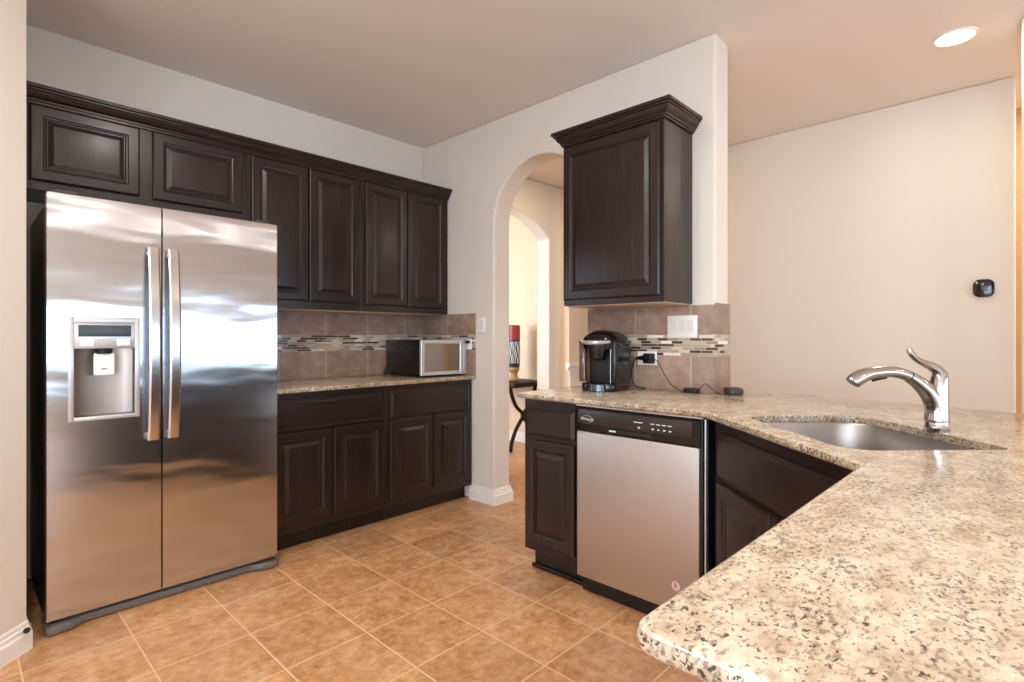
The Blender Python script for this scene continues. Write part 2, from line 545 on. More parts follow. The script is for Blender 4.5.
for k, ya in enumerate((-1.6, -4.4)):  # unseen windows, added as openings for the fill from the left
    yb_ = ya + 2
    struct('window_%d' % (k + 5), B().box(-2.7, -2.6, ya, ya + .06, .55, 2.3).box(-2.7, -2.6, yb_ - .06, yb_, .55, 2.3).box(-2.7, -2.6, ya + .06, yb_ - .06, .55, .61).box(-2.7, -2.6, ya + .06, yb_ - .06, 2.24, 2.3), M['trim'])
struct('wall_right', B().box(6.08, 6.2, -5, .55, 0, ZC), M['wall'])
M['tanwall'] = paint('tan_paint', '#cfa06a')
struct('wall_right_recess', B().box(4.95, 5.05, -1.2, .55, 0, ZC), M['tanwall'])
struct('wall_right_post', B().prism([(3.55, -.35), (3.75, -.35), (3.75, .004), (3.55, .006)], 0, ZC), M['wall'], .012)

# baseboards
BB = [(0, 0), (.018, 0), (.018, .066), (.011, .074), (.011, .086), (.006, .092), (.006, .104), (.002, .112), (0, .112)]


def baseboard(name, pts, m='trim'):
    struct(name, B().sweep([Vector((x, y, 0)) for x, y in pts], BB), M[m])


baseboard('baseboard_left', [(-.75, 1.833), (AX, AY), (AX, 2.86)])
baseboard('baseboard_arch', [(XA, 2.985), (XA, ARCH1), (XB, ARCH1), (XB, YH)])
baseboard('baseboard_hall', [(4.19, YH + .17), (4.19, YH), (XR, YH), (XR, 3.38), (5.6, 3.38)])
baseboard('baseboard_side_room', [(4.47, 6.3), (4.47, YH + .17)])
baseboard('baseboard_far', [(XF, 2.4), (XF, .033)])
# white chair rail over white wainscot in the recess of the hall
struct('trim_1', B().sweep([Vector((4.31, 3.38, .855)), Vector((5.6, 3.38, .855))], [(0, 0), (.02, 0), (.022, .025), (.045, .045), (.045, .075), (0, .075)]), M['trim'])
struct('trim_2', B().box(XR + .002, 5.59, 3.368, 3.379, .113, .854), M['trim'])

# ---------------------------------------------------------------- cabinets
DOOR = [(0, 0), (0, -.013), (.003, -.0175), (.008, -.02), (.046, -.02), (.050, -.0165), (.056, -.0150), (.060, -.0095), (.064, -.0095), (.084, -.0165), (.088, -.0168)]
SLAB = [(0, 0), (0, -.010), (.004, -.012), (.014, -.0175), (.018, -.02)]


def front(w, h, prof, m, parent, name, mat):
    return link(name, B().rings(w, h, prof, mat), m, parent, 9)


def cabinet(label, loc, rz, wd, dp, z0, z1, doors=(), drawers=(), toe=False, cat='cabinet', name='base_cabinet', group=None, under=False, open_poly=None):
    """local frame: x to the right along the front, y into the cabinet, front of the face frame at y = 0"""
    t = thing(name, label, cat, (loc[0], loc[1], 0 if toe else z0), rz, group)
    Q = place((loc[0], loc[1], 0), rz)
    if open_poly is None:
        body = B().box(0, wd, .019, dp, z0, z1, .0015, 1, Q)
        link('body', body, M['wood'], t)
    else:
        body = B()
        n = len(open_poly); b = bmesh.new()
        lo = [b.verts.new((x, y, z0)) for x, y in open_poly]; hi = [b.verts.new((x, y, z1)) for x, y in open_poly]
        b.faces.new(lo[::-1])
        for k in range(n): b.faces.new((lo[k], lo[(k + 1) % n], hi[(k + 1) % n], hi[k]))
        body.add(b)
        o = link('body', body, M['wood'], t)
        md = o.modifiers.new('panel', 'SOLIDIFY'); md.thickness = .016; md.offset = -1
    link('face_frame', B().box(0, wd, 0, .019, z0, z1, .0015, 1, Q), M['wood'], t)
    if toe:
        link('toe_kick', B().box(.003, wd - .003, .078, dp - .05, .0005, z0 - .001, 0, 1, Q), M['wood'], t)
    if under:
        link('bottom_panel', B().box(.008, wd - .008, .02, dp - .004, z0 - .006, z0 - .0005, 0, 1, Q), M['maple'], t)
    for x0, x1, a, b_ in doors:
        front(x1 - x0, b_ - a, DOOR, M['wood'], t, 'door', Q @ place((x0, -.0005, a)))
    for x0, x1, a, b_ in drawers:
        front(x1 - x0, b_ - a, SLAB, M['woodx'], t, 'drawer', Q @ place((x0, -.0005, a)))
    return t


YU = 3.245
cabinet('dark wall cabinet with two short wide doors above the refrigerator', (.206, YU), 0, .964, .327, 1.868, 2.29,
        doors=[(.038, .451, 1.908, 2.250), (.506, .939, 1.903, 2.252)], name='wall_cabinet', group='wall cabinets under the long crown')
cabinet('dark wall cabinet with two tall doors, between the refrigerator and the corner cabinet', (1.171, YU), 0, .733, .327, SZ3, 2.29,
        doors=[(.023, .362, 1.422, 2.250), (.368, .708, 1.422, 2.250)], name='wall_cabinet', group='wall cabinets under the long crown', under=True)
cabinet('dark wall cabinet with two tall doors in the corner, above the microwave', (1.905, YU), 0, .750, .327, SZ3, 2.29,
        doors=[(.028, .364, 1.418, 2.250), (.372, .712, 1.412, 2.250)], name='wall_cabinet', group='wall cabinets under the long crown', under=True)
CROWN = [(0, 0), (.008, 0), (.008, .010), (.015, .012), (.015, .020), (.020, .023), (.026, .030), (.034, .044), (.036, .050), (.044, .052), (.044, .060), (.052, .063), (.052, .078), (0, .078)]
single('crown_molding', B().sweep([Vector((.206, YU - .002, 2.254)), Vector((XA - .003, YU - .002, 2.254))], CROWN), M['woodx'],
       'long dark crown molding along the top of the cabinets above the refrigerator', 'crown molding', (1.4, YU, 2.254))

YBASE = 2.965
cabinet('dark base cabinet with one drawer over two doors, partly hidden by the refrigerator', (1.186, YBASE), 0, .730, .604, .105, .888,
        doors=[(.018, .352, .155, .665), (.370, .706, .155, .665)], drawers=[(.018, .706, .676, .846)], toe=True, group='base cabinets along the back wall')
cabinet('dark base cabinet with one drawer over two doors, beneath the microwave', (1.917, YBASE), 0, .738, .604, .105, .888,
        doors=[(.027, .364, .155, .664), (.377, .714, .155, .664)], drawers=[(.027, .706, .680, .852)], toe=True, group='base cabinets along the back wall')

# wall cabinet on the arch wall
XU = 2.357
cabinet('dark wall cabinet with one large door, hung alone above the coffee maker', (XU, 1.863), -PI / 2, .612, .300, SZ3, 2.29,
        doors=[(.008, .596, 1.402, 2.243)], name='wall_cabinet', under=True)
single('crown_molding', B().sweep([Vector((XA - .003, 1.862, 2.254)), Vector((XU - .002, 1.862, 2.254)), Vector((XU - .002, 1.249, 2.254)), Vector((XA - .003, 1.249, 2.254))][::1], CROWN), M['woodx'],
       'short dark crown molding around the top of the lone cabinet by the arch', 'crown molding', (2.5, 1.55, 2.254))

# peninsula
XP = 2.033
cabinet('narrow dark base cabinet with one drawer and one door, left of the dishwasher', (XP, 1.862), -PI / 2, .334, .60, .120, .888,
        doors=[(.016, .328, .160, .686)], drawers=[(.016, .328, .704, .848)], toe=True)
single('shoe_molding', B().box(XP + .060, XP + .0755, 1.535, 1.868, .001, .022, .004), M['woodx'],
       'thin dark shoe molding on the floor under the narrow cabinet', 'molding', (XP + .07, 1.69, 0))
DG0, DGD, DGN = Vector((2.028, .862)), Vector((-.682, -.732)), Vector((.732, -.682))
dang = math.atan2(DGD.y, DGD.x)
DGL = .845
e_ = DG0 + DGD * DGL
ins = lambda p: (p.x + DGN.x * .02, p.y + DGN.y * .02)
sp_ = [ins(DG0), ins(e_), (e_.x + .02, -.42), (2.62, -.42), (2.62, .862 - .02)]
cabinet('dark corner sink cabinet set on the diagonal, wide false drawer over two doors', (DG0.x, DG0.y), dang, DGL, .30, .105, .888,
        doors=[(.045, .415, .150, .655), (.425, .795, .150, .655)], drawers=[(.045, .795, .672, .842)], toe=True, open_poly=sp_)
cabinet('dark base cabinet under the near end of the granite bar', (e_.x - .01, .232), PI, .86, .58, .105, .888,
        doors=[(.03, .42, .155, .665), (.44, .83, .155, .665)], drawers=[(.03, .42, .680, .846), (.44, .83, .680, .846)], toe=True)
struct('wall_bar', B().prism([(2.64, 1.10), (2.64, -.44), (.50, -.44), (.50, -.54), (2.74, -.54), (2.74, 1.10)], 0, .888), M['wall'])


# ---------------------------------------------------------------- worktops
def arc(c, r, a0, a1, n=8):
    return [(c[0] + r * math.cos(math.radians(a0 + (a1 - a0) * k / n)), c[1] + r * math.sin(math.radians(a0 + (a1 - a0) * k / n))) for k in range(n + 1)]


def offset(poly, d):
    """moves a counter-clockwise outline inward by d"""
    out = []; n = len(poly)
    for i in range(n):
        p0, p, p1 = Vector(poly[i - 1]), Vector(poly[i]), Vector(poly[(i + 1) % n])
        a = (p - p0).normalized(); b = (p1 - p).normalized()
        na = Vector((-a.y, a.x)); nb = Vector((-b.y, b.x))
        m = (na + nb).normalized(); m = m / max(.35, m.dot(na))
        out.append(tuple(p + m * d))
    return out


def slab(outer, hole, z0, z1, r=.010, n=4):
    b = bmesh.new()
    prof = [(r - r * math.cos(PI / 2 * k / n), z0 + r - r * math.sin(PI / 2 * k / n)) for k in range(n, -1, -1)]
    prof = [(r * (1 - math.sin(PI / 2 * k / n)), z0 + r * (1 - math.cos(PI / 2 * k / n))) for k in range(n + 1)]
    prof += [(r * (1 - math.cos(PI / 2 * k / n)), z1 - r * (1 - math.sin(PI / 2 * k / n))) for k in range(n + 1)]
    tops, bots = [], []
    for poly, sgn, rr in ((outer, 1, 1), (hole, -1, .15)):
        if poly is None: continue
        rings = [[b.verts.new((x, y, z)) for x, y in offset(poly, sgn * i * rr)] for i, z in prof]
        m = len(poly)
        for r0, r1 in zip(rings, rings[1:]):
            for k in range(m): b.faces.new((r0[k], r0[(k + 1) % m], r1[(k + 1) % m], r1[k]))
        bots.append(rings[0]); tops.append(rings[-1])
    for loops in (tops, bots):
        es = [b.edges.get((l[k], l[(k + 1) % len(l)])) for l in loops for k in range(len(l))]
        bmesh.ops.triangle_fill(b, edges=es, use_beauty=True)
    bmesh.ops.recalc_face_normals(b, faces=b.faces)
    for f in b.faces: f.material_index = 1 if abs(f.normal.z) < .75 else 0  # upright faces get the granite with shade in its colour
    o = B(); o.add(b); return o


ST = lambda s, t: ((s + t) / math.sqrt(2), (s - t) / math.sqrt(2))
s0, s1, t0, t1, rr = 1.335, 1.930, .882, 1.312, .085
cut_st = arc((s0 + rr, t0 + rr), rr, 270, 180) + arc((s0 + rr * .4, t1 - rr * .4), rr * .4, 180, 90) + arc((s1 - rr * 1.2, t1 - rr * 1.2), rr * 1.2, 90, 0) + arc((s1 - rr, t0 + rr), rr, 0, -90)
cut = [ST(s, t) for s, t in cut_st]


def ccw(p):
    a = sum(p[i - 1][0] * p[i][1] - p[i][0] * p[i - 1][1] for i in range(len(p)))
    return p if a > 0 else p[::-1]


cut = ccw(cut)
XE = 1.990
bar = [(2.648, 1.905)] + arc((2.04, 1.855), .05, 90, 180, 8) + [(XE, .905)] + [(XE - .008, .884)] + [(1.430, .277), (1.420, .270), (1.404, .270)]
bar += arc((.497, .260), .031, 90, 180, 10) + [(.466, -.62)] + arc((.566, -.62), .10, 180, 270, 8)
bar += [(2.25, -.72), (2.52, -.60), (2.69, -.38), (2.76, -.10), (2.778, .009), (2.834, .292), (2.90, .72), (2.95, 1.115), (2.648, 1.115)]
bar = ccw(bar)
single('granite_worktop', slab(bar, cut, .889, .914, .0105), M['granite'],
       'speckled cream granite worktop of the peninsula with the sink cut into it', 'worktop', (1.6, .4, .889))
lw = ccw([(1.18, 2.926), (XA - .002, 2.926), (XA - .002, YW - .002), (1.18, YW - .002)])
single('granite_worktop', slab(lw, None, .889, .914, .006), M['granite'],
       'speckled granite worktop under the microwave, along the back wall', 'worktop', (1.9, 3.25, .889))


# ---------------------------------------------------------------- backsplashes
def splash(label, loc, pieces, bands):
    t = thing('backsplash', label, 'backsplash', loc)
    for nm, bx, m in pieces:
        link(nm, B().box(*bx), M[m], t)
    for bx, m in bands:
        link('mosaic_band', B().box(*bx), M[m], t)
    return t


e = .0008
FRAMEZ = {}
s = thing('backsplash', 'tan tile backsplash with a mosaic band, behind the microwave', 'backsplash', (0, 0, 0))
link('tile_row', B().box(1.175, XA - .002, YW - .011, YW - .001, SZ0 + e, SZ1), M['sp_back'], s)
link('tile_row', B().box(1.175, XA - .002, YW - .011, YW - .001, SZ2, SZ3 - .008), M['sp_back'], s)
link('mosaic_band', B().box(1.175, XA - .002, YW - .0115, YW - .001, SZ1, SZ2), M['mo_back'], s)
s = thing('backsplash', 'narrow tan tile backsplash on the arch wall, right of the microwave', 'backsplash', (0, 0, 0))
link('tile_row', B().box(XA - .011, XA - .001, 2.924, YW - .012, SZ0 + e, SZ1, .002), M['sp_arch'], s)
link('tile_row', B().box(XA - .011, XA - .001, 2.924, YW - .012, SZ2, SZ3, .002), M['sp_arch'], s)
link('mosaic_band', B().box(XA - .0115, XA - .001, 2.924, YW - .012, SZ1, SZ2, .001), M['mo_arch'], s)
s = thing('backsplash', 'tan tile backsplash with a mosaic band, behind the coffee maker', 'backsplash', (0, 0, 0))
XT = XA - .011
link('tile_row', B().box(XT, XA - .001, YE - .001, 1.912, SZ0 + e, SZ1, .002), M['sp_arch'], s)
link('tile_row', B().box(XT, XA - .001, YE - .001, 1.912, SZ2, SZ3 - .008, .002), M['sp_arch'], s)
link('mosaic_band', B().box(XT - .0005, XA - .001, YE - .001, 1.912, SZ1, SZ2, .001), M['mo_arch'], s)
link('tile_row', B().box(XT, XB, YE - .011, YE - .001, SZ0 + e, SZ1, .002), M['sp_end'], s)
link('tile_row', B().box(XT, XB, YE - .011, YE - .001, SZ2, SZ3, .002), M['sp_end'], s)
link('mosaic_band', B().box(XT - .0005, XB, YE - .0115, YE - .001, SZ1, SZ2, .001), M['mo_back'], s)

# ---------------------------------------------------------------- refrigerator
FX0, FX1, FYF, FH = .266, 1.178, 2.839, 1.786
t = thing('refrigerator', 'stainless steel side by side refrigerator with water dispenser in the left door', 'refrigerator', ((FX0 + FX1) / 2, FYF + .35, 0))
link('body', B().box(FX0 + .006, FX1 - .006, FYF + .085, 3.54, .03, 1.752, .006), M['greycase'], t)
for x in (FX0 + .02, FX1 - .10):
    link('hinge_cover', B().box(x, x + .08, FYF + .02, FYF + .16, 1.788, 1.803, .006), M['greycase'], t)
gb = B()
gp = [(FX0 - .004, FYF + .14), (FX0 - .004, FYF - .006), (FX0 + .010, FYF - .018), (FX0 + .075, FYF - .014), (FX0 + .12, FYF + .022), (FX1 - .12, FYF + .022), (FX1 - .075, FYF - .014), (FX1 - .010, FYF - .018), (FX1 + .004, FYF - .006), (FX1 + .004, FYF + .14)]
gb.prism(gp, .006, .036, bev=.004)
link('base_grille', gb, M['grille'], t)
DISP = (.338, .570, .857, 1.279)        # x0, x1, z0, z1 of the dispenser


def door_panel(x0, x1, z0, z1, hole=None, crown=.003, n=20):
    """door front bowed slightly outward; optional rectangular opening"""
    b = bmesh.new()
    xs = [x0 + (x1 - x0) * k / n for k in range(n + 1)]
    zs = [z0, z1]
    if hole:
        xs = sorted(set([x for x in xs if abs(x - hole[0]) > .008 and abs(x - hole[1]) > .008] + [hole[0], hole[1]])); zs = [z0, hole[2], hole[3], z1]
    yf = lambda x: FYF - crown * (1 - ((x - (x0 + x1) / 2) / ((x1 - x0) / 2)) ** 2) 
    g = [[b.verts.new((x, yf(x), z)) for x in xs] for z in zs]
    for j in range(len(zs) - 1):
        for i in range(len(xs) - 1):
            if hole and j == 1 and hole[0] <= xs[i] < hole[1]: continue
            b.faces.new((g[j][i], g[j][i + 1], g[j + 1][i + 1], g[j + 1][i]))
    r = bmesh.ops.extrude_face_region(b, geom=b.faces[:])
    for v in r['geom']:
        if isinstance(v, bmesh.types.BMVert): v.co.y = FYF + .078
    bmesh.ops.recalc_face_normals(b, faces=b.faces)
    es = [e for e in b.edges if len(e.link_faces) == 2 and e.calc_face_angle(0) > 1.0 and all(v.co.y < FYF + .05 for v in e.verts) and abs(e.verts[0].co.z - e.verts[1].co.z) < .001 and (e.verts[0].co.z > z1 - .001 or e.verts[0].co.z < z0 + .001)]
    bmesh.ops.bevel(b, geom=es, offset=.006, segments=2, affect='EDGES')
    o = B(); o.add(b); return o


ld = link('door', door_panel(FX0, .6585, .055, FH, DISP), M['steel'], t)
rd = link('door', door_panel(.6645, FX1, .055, FH), M['steel'], t)
x0, x1, z0, z1 = DISP
yb = FYF - .012
fr = B().rings(x1 - x0 + .012, z1 - z0 + .012, [(0, .018), (0, -.001), (.003, -.005), (.011, -.005), (.013, -.003), (.013, .018)][:5], place((x0 - .006, FYF - .007, z0 - .006)))
# frame as four bars so that the cavity stays open
fr = B()
fr.box(x0 - .006, x0 + .012, yb, FYF + .02, z0 - .006, z1 + .006, .003).box(x1 - .012, x1 + .006, yb, FYF + .02, z0 - .006, z1 + .006, .003)
fr.box(x0 + .011, x1 - .011, yb + .0005, FYF + .02, z1 - .022, z1 + .006, .003).box(x0 + .011, x1 - .011, yb + .0005, FYF + .02, z0 - .006, z0 + .012, .003)
link('dispenser_frame', fr, M['silverpl'], ld)
zc = z0 + (z1 - z0) * .70
cv = B()                                     # open-fronted niche with a curved back
b = bmesh.new(); n = 12; xs = [x0 + .012 + (x1 - x0 - .024) * k / n for k in range(n + 1)]
yk = lambda x: FYF + .012 + .055 * math.sqrt(max(0, 1 - ((x - (x0 + x1) / 2) / ((x1 - x0) / 2)) ** 2))
lo = [b.verts.new((x, yk(x), z0 + .012)) for x in xs]; hi = [b.verts.new((x, yk(x), zc)) for x in xs]
for k in range(n): b.faces.new((lo[k], lo[k + 1], hi[k + 1], hi[k]))
b.faces.new([b.verts.new((xs[-1], FYF - .004, z0 + .012)), b.verts.new((xs[0], FYF - .004, z0 + .012))] + lo)
cv.add(b)
o = link('dispenser_niche', cv, M['niche'], ld)
link('control_panel', B().box(x0 + .012, x1 - .012, yb + .003, FYF + .06, zc, z1 - .022, .002), M['silverpl'], ld)
link('display', B().box(x0 + .026, x1 - .026, yb + .001, yb + .010, zc + .050, z1 - .028, .001), M['ledblue'], ld)
for k in range(3):
    xx = x0 + .030 + k * .062
    link('dispenser_button', B().box(xx, xx + .048, yb + .001, yb + .008, zc + .010, zc + .040, .003), M['white'] if k != 1 else M['lightgrey'], ld)
link('ice_chute', B().lathe([(.030, 0), (.034, .03)], 20, place(((x0 + x1) / 2, FYF + .035, zc - .024))), M['blackmat'], ld)
pm = (x0 + x1) / 2
pad = B().box(pm - .036, pm + .036, FYF + .018, FYF + .026, zc - .115, zc - .020, .006, 2, None)
link('dispenser_paddle', pad, M['white'], ld)
link('paddle_mark', B().box(pm - .010, pm + .010, FYF + .0165, FYF + .0185, zc - .090, zc - .086), M['greycase'], ld)


def fridge_handle(xc, parent):
    b = bmesh.new(); n = 24; za, zb = .742, 1.598; rows = []
    for k in range(n + 1):
        f = k / n; z = za + (zb - za) * f
        out = .030 + .034 * math.sin(PI * f) ** .8
        tl = min(1, min(f, 1 - f) / .04)
        wd = .0215
        yo = FYF - .004 - out
        th = .012
        rows.append([b.verts.new((xc + sx * wd, yo + dy, z)) for sx, dy in ((-1, 0.003), (-.7, 0), (.7, 0), (1, .003), (1, th), (-1, th))])
    for r0, r1 in zip(rows, rows[1:]):
        for k in range(6): b.faces.new((r0[k], r0[(k + 1) % 6], r1[(k + 1) % 6], r1[k]))
    b.faces.new(rows[0][::-1]); b.faces.new(rows[-1])
    bmesh.ops.recalc_face_normals(b, faces=b.faces)
    o = B(); o.add(b)
    for z in (za + .002, zb - .032):
        o.box(xc - .016, xc + .016, FYF - .030, FYF + .004, z, z + .030, .003)
    link('handle', o, M['handle'], parent)


M['handle'] = steel('handle_stainless', 0, .22, 'x', '#cfcac6', .5)
fridge_handle(.623, ld); fridge_handle(.700, rd)

# ---------------------------------------------------------------- dishwasher
DY0, DY1, XD = .893, 1.524, 2.012
t = thing('dishwasher', 'stainless steel dishwasher with black control strip, under the peninsula worktop', 'dishwasher', (2.3, (DY0 + DY1) / 2, 0))
link('tub', B().box(XD + .030, 2.60, DY0 + .004, DY1 - .004, .06, .880, .003), M['blackmat'], t)
link('toe_panel', B().box(XD + .055, XD + .08, DY0 + .004, DY1 - .004, .004, .085, .002), M['blackmat'], t)
dr = link('door', B().box(XD, XD + .029, DY0 + .026, DY1 - .010, .092, .764, .005, 3), M['dwsteel'], t)
stk = B().lathe([(.018, 0), (.018, .0006)], 24, place((XD - .0002, 1.018, .196), 0, 0, -PI / 2))
link('sticker', stk, M['pink'], dr)
sk = B(); text_into(sk, 'R', .030, place((XD - .0010, 1.018, .196), -PI / 2) @ Matrix.Rotation(PI / 2, 4, 'X'))
link('sticker_letter', sk, M['darkred'], dr)
link('door_edge', B().box(XD + .004, XD + .029, DY0 + .014, DY0 + .0255, .092, .880, .001), M['blackmat'], t)
link('side_trim', B().box(XD + .006, XD + .03, DY0 + .002, DY0 + .008, .05, .880, .001), M['silverpl'], t)
cpz = .764
cp = B().prism([(XD + .029, cpz + .0015), (XD + .002, cpz + .0015), (XD - .004, cpz + .010), (XD - .004, .872), (XD + .003, .880), (XD + .029, .880)], 0, DY1 - DY0 - .030,
               Matrix.Translation((0, DY1 - .008, 0)) @ Matrix(((1, 0, 0, 0), (0, 0, -1, 0), (0, 1, 0, 0), (0, 0, 0, 1))))
cpo = link('control_panel', cp, M['blackgloss'], t)
link('button_strip', B().box(XD - .0055, XD - .002, DY0 + .055, DY1 - .022, cpz + .038, .866, .001), M['panelgrey'], cpo)
link('top_strip', B().box(XD - .004, XD + .006, DY0 + .010, DY1 - .008, .8805, .8865, .001), M['silverpl'], t)
link('handle_pocket', B().box(XD - .0056, XD - .002, 1.13, 1.34, cpz + .012, cpz + .026, .002), M['blackmat'], cpo)
lg = B(); text_into(lg, 'Whirlpool', .017, place((XD - .0062, 1.452, .824), -PI / 2) @ Matrix.Rotation(PI / 2, 4, 'X'))
link('logo', lg, M['mark'], cpo)
lg2 = B()
lg2.tube([(XD - .0062, 1.452 + .030 * math.cos(a), .824 + .016 * math.sin(a)) for a in [math.radians(20 + 12 * k) for k in range(20)]], .0010, 6)
link('logo_swirl', lg2, M['lightgrey'], cpo)
bd = B(); bd.box(XD - .0060, XD - .0050, 1.298, 1.332, cpz + .017, cpz + .024, .001)
link('badge', bd, M['mark'], cpo)
for k in range(4):
    yy = 1.035 + k * .026
    link('button_mark', B().box(XD - .0062, XD - .0054, yy, yy + .010, .814, .820), M['mark'], cpo)
    link('button_label', B().box(XD - .0062, XD - .0054, yy - .003, yy + .015, .836, .840), M['mark'], cpo)
link('button_mark', B().box(XD - .0062, XD - .0054, 1.178, 1.188, .812, .820), M['mark'], cpo)
link('button_label', B().box(XD - .0062, XD - .0054, 1.166, 1.208, .836, .840), M['mark'], cpo)

# ---------------------------------------------------------------- sink and faucet
t = thing('sink', 'stainless steel undermount sink set diagonally in the peninsula worktop', 'sink', (*ST(1.637, 1.09), .67))
b = bmesh.new()
lev = [(-.010, .8755), (.004, .8755), (.004, .86), (.010, .72), (.030, .692), (.06, .684), (.16, .680)]
rings = [[b.verts.new((x, y, z)) for x, y in offset(cut, d)] for d, z in [(-.016, .8885), (-.003, .8885), (.001, .880), (.006, .72), (.022, .695), (.05, .685)]]
m = len(cut)
for r0, r1 in zip(rings, rings[1:]):
    for k in range(m): b.faces.new((r0[k], r1[k], r1[(k + 1) % m], r0[(k + 1) % m]))
b.faces.new(rings[-1])
bmesh.ops.recalc_face_normals(b, faces=b.faces)
for f in b.faces: f.normal_flip() if f.normal.z < -.5 and f.calc_center_median().z < .7 else None
bb = B(); bb.add(b)
so = link('bowl', bb, M['sinksteel'], t)
dx, dy = ST(1.637, 1.12)
link('drain', B().lathe([(.045, 0), (.045, .003), (.036, .004), (.030, .001)], 24, place((dx, dy, .685))), M['chrome'], t)

fb = Vector((2.076, .192, .914)); fa = math.atan2(.707, -.707)        # spout points across the sink
t = thing('faucet', 'brushed nickel pull-out faucet with a curved lever, behind the sink', 'faucet', fb, fa)
Q = place(fb, fa)
pz = lambda px, py: ((937 - px) / 318.0, (430.5 - py) * .00305)


def fp(b, pix, radpx, seg=16, dy=0):
    pts = []
    for px, py in pix:
        u, z = pz(px, py); pts.append(Q @ Vector((u, dy, z)))
    b.tube(smooth_path(pts, 3), smooth_vals([r * .00305 for r in radpx], 3), seg)
    return b


def smooth_path(p, k):
    out = []
    for i in range(len(p) - 1):
        p0 = p[max(i - 1, 0)]; p1 = p[i]; p2 = p[i + 1]; p3 = p[min(i + 2, len(p) - 1)]
        for j in range(k):
            s = j / k
            out.append(.5 * ((2 * p1) + (p2 - p0) * s + (2 * p0 - 5 * p1 + 4 * p2 - p3) * s * s + (3 * p1 - p0 - 3 * p2 + p3) * s ** 3))
    return out + [p[-1]]


def smooth_vals(v, k):
    out = []
    for i in range(len(v) - 1):
        for j in range(k): out.append(v[i] + (v[i + 1] - v[i]) * j / k)
    return out + [v[-1]]


link('base_ring', B().lathe([(.032, .0005), (.033, .012), (.031, .016), (.030, .028), (.033, .031), (.033, .035), (.030, .038)], 28, place(fb)), M['chrome'], t)
bd = B()
fp(bd, [(937, 419.5), (937.5, 408), (938, 395), (939, 384), (940, 376), (940.5, 371)], [10.2, 9.4, 8.8, 8.0, 7.0, 5.2], 20)
link('valve_body', bd, M['chrome'], t)
bd = B(); fp(bd, [(935.5, 419), (935, 408), (931.5, 397), (925, 388), (917, 381), (909.5, 376)], [9.4, 8.8, 8.6, 7.8, 6.6, 5.9])
link('spout', bd, M['chrome'], t)
bd = B(); fp(bd, [(908.5, 375.4), (899, 372), (889, 370.8), (878, 371.6), (869, 373), (861.5, 375.8), (856, 379.3), (853.5, 382)], [5.6, 5.6, 5.8, 6.1, 6.6, 7.2, 7.4, 7.0])
sh = link('spray_head', bd, M['chrome'], t)
bd = B(); fp(bd, [(887, 376.8), (880, 377.6), (873, 380)], [1.4, 1.8, 1.2], 8)
link('spray_button', bd, M['blackmat'], sh)
bd = B(); fp(bd, [(941, 375), (936.5, 369), (929, 364.5), (921, 361), (915, 357), (911, 352), (909.5, 347.5)], [6.4, 5.4, 4.0, 3.3, 3.0, 3.1, 2.2], 14)
link('lever', bd, M['chrome'], t)

# ---------------------------------------------------------------- microwave
MX, MY, MW, MD, MH, MA = 2.238, 3.020, .394, .49, .262, math.radians(-4)
t = thing('microwave', 'small black microwave with a silver framed door, in the corner of the worktop', 'microwave', (MX, MY, .9145), MA)
Q = place((MX, MY, .9145), MA)
bx = B().box(0, MW, .022, MD, .014, MH, .006, 2, Q)
link('body', bx, M['black'], t)
for x, y in ((.03, .05), (MW - .03, .05), (.03, MD - .05), (MW - .03, MD - .05)):
    link('foot', B().lathe([(.012, 0), (.014, .0145)], 14, Q @ place((x, y, 0))), M['blackmat'], t)
dw = MW - .038
dr = link('door', B().rings(dw, MH - .014, [(0, .0215), (0, .002), (.003, 0), (.020, 0), (.022, .0015), (.024, .004)], Q @ place((0, 0, .014))), M['silverpl'], t)
M['mwglass'] = plain('mirrored_door_glass', '#857a71', .06, .85)
link('window', B().box(.026, dw - .026, .0010, .0045, .014 + .026, MH - .026, .001, 1, Q), M['mwglass'], dr)
link('control_panel', B().box(dw + .001, MW, 0, .0215, .014, MH, .003, 2, Q), M['silverpl'], t)
cdp = [Q @ Vector(p) for p in ((.0, MD - .03, .06), (-.03, MD - .04, .045), (-.042, MD - .05, .025), (-.03, MD - .03, .008), (.0, MD + .02, .006), (.03, MD + .03, .006))]
link('power_cord', B().tube(smooth_path(cdp, 4), .004, 8), M['blackmat'], t)

# ---------------------------------------------------------------- coffee maker
KA = math.radians(-78)
kc = Vector((2.405, 1.640, .9145))
t = thing('coffee_maker', 'black single-cup coffee maker with a silver handle, on the worktop by the arch', 'coffee maker', kc, KA)
Q = place(kc, KA)          # local: x to the machine's right, y inward, front near y = 0
hw = .098


def rrect(x0, x1, y0, y1, r, n=5):
    return arc((x1 - r, y1 - r), r, 0, 90, n) + arc((x0 + r, y1 - r), r, 90, 180, n) + arc((x0 + r, y0 + r), r, 180, 270, n) + arc((x1 - r, y0 + r), r, 270, 360, n)


link('base', B().prism(rrect(-hw, hw, -.09, .165, .05), 0, .042, Q, .006), M['blackgloss'], t)
link('drip_tray', B().lathe([(.062, .002), (.064, .004), (.064, .036), (.060, .040)], 28, Q @ place((0, -.046, 0))), M['tray'], t)
link('column', B().prism(rrect(-hw + .006, hw, .015, .165, .03), .040, .235, Q, .004), M['blackmat'], t)
# side wings framing the cup bay
link('side_panel', B().prism(rrect(hw - .030, hw + .002, -.060, .160, .012), .040, .262, Q, .004), M['black'], t)
link('edge_trim', B().box(hw - .0295, hw - .0255, -.0625, -.0595, .044, .255, .001, 1, Q), M['silverpl'], t)
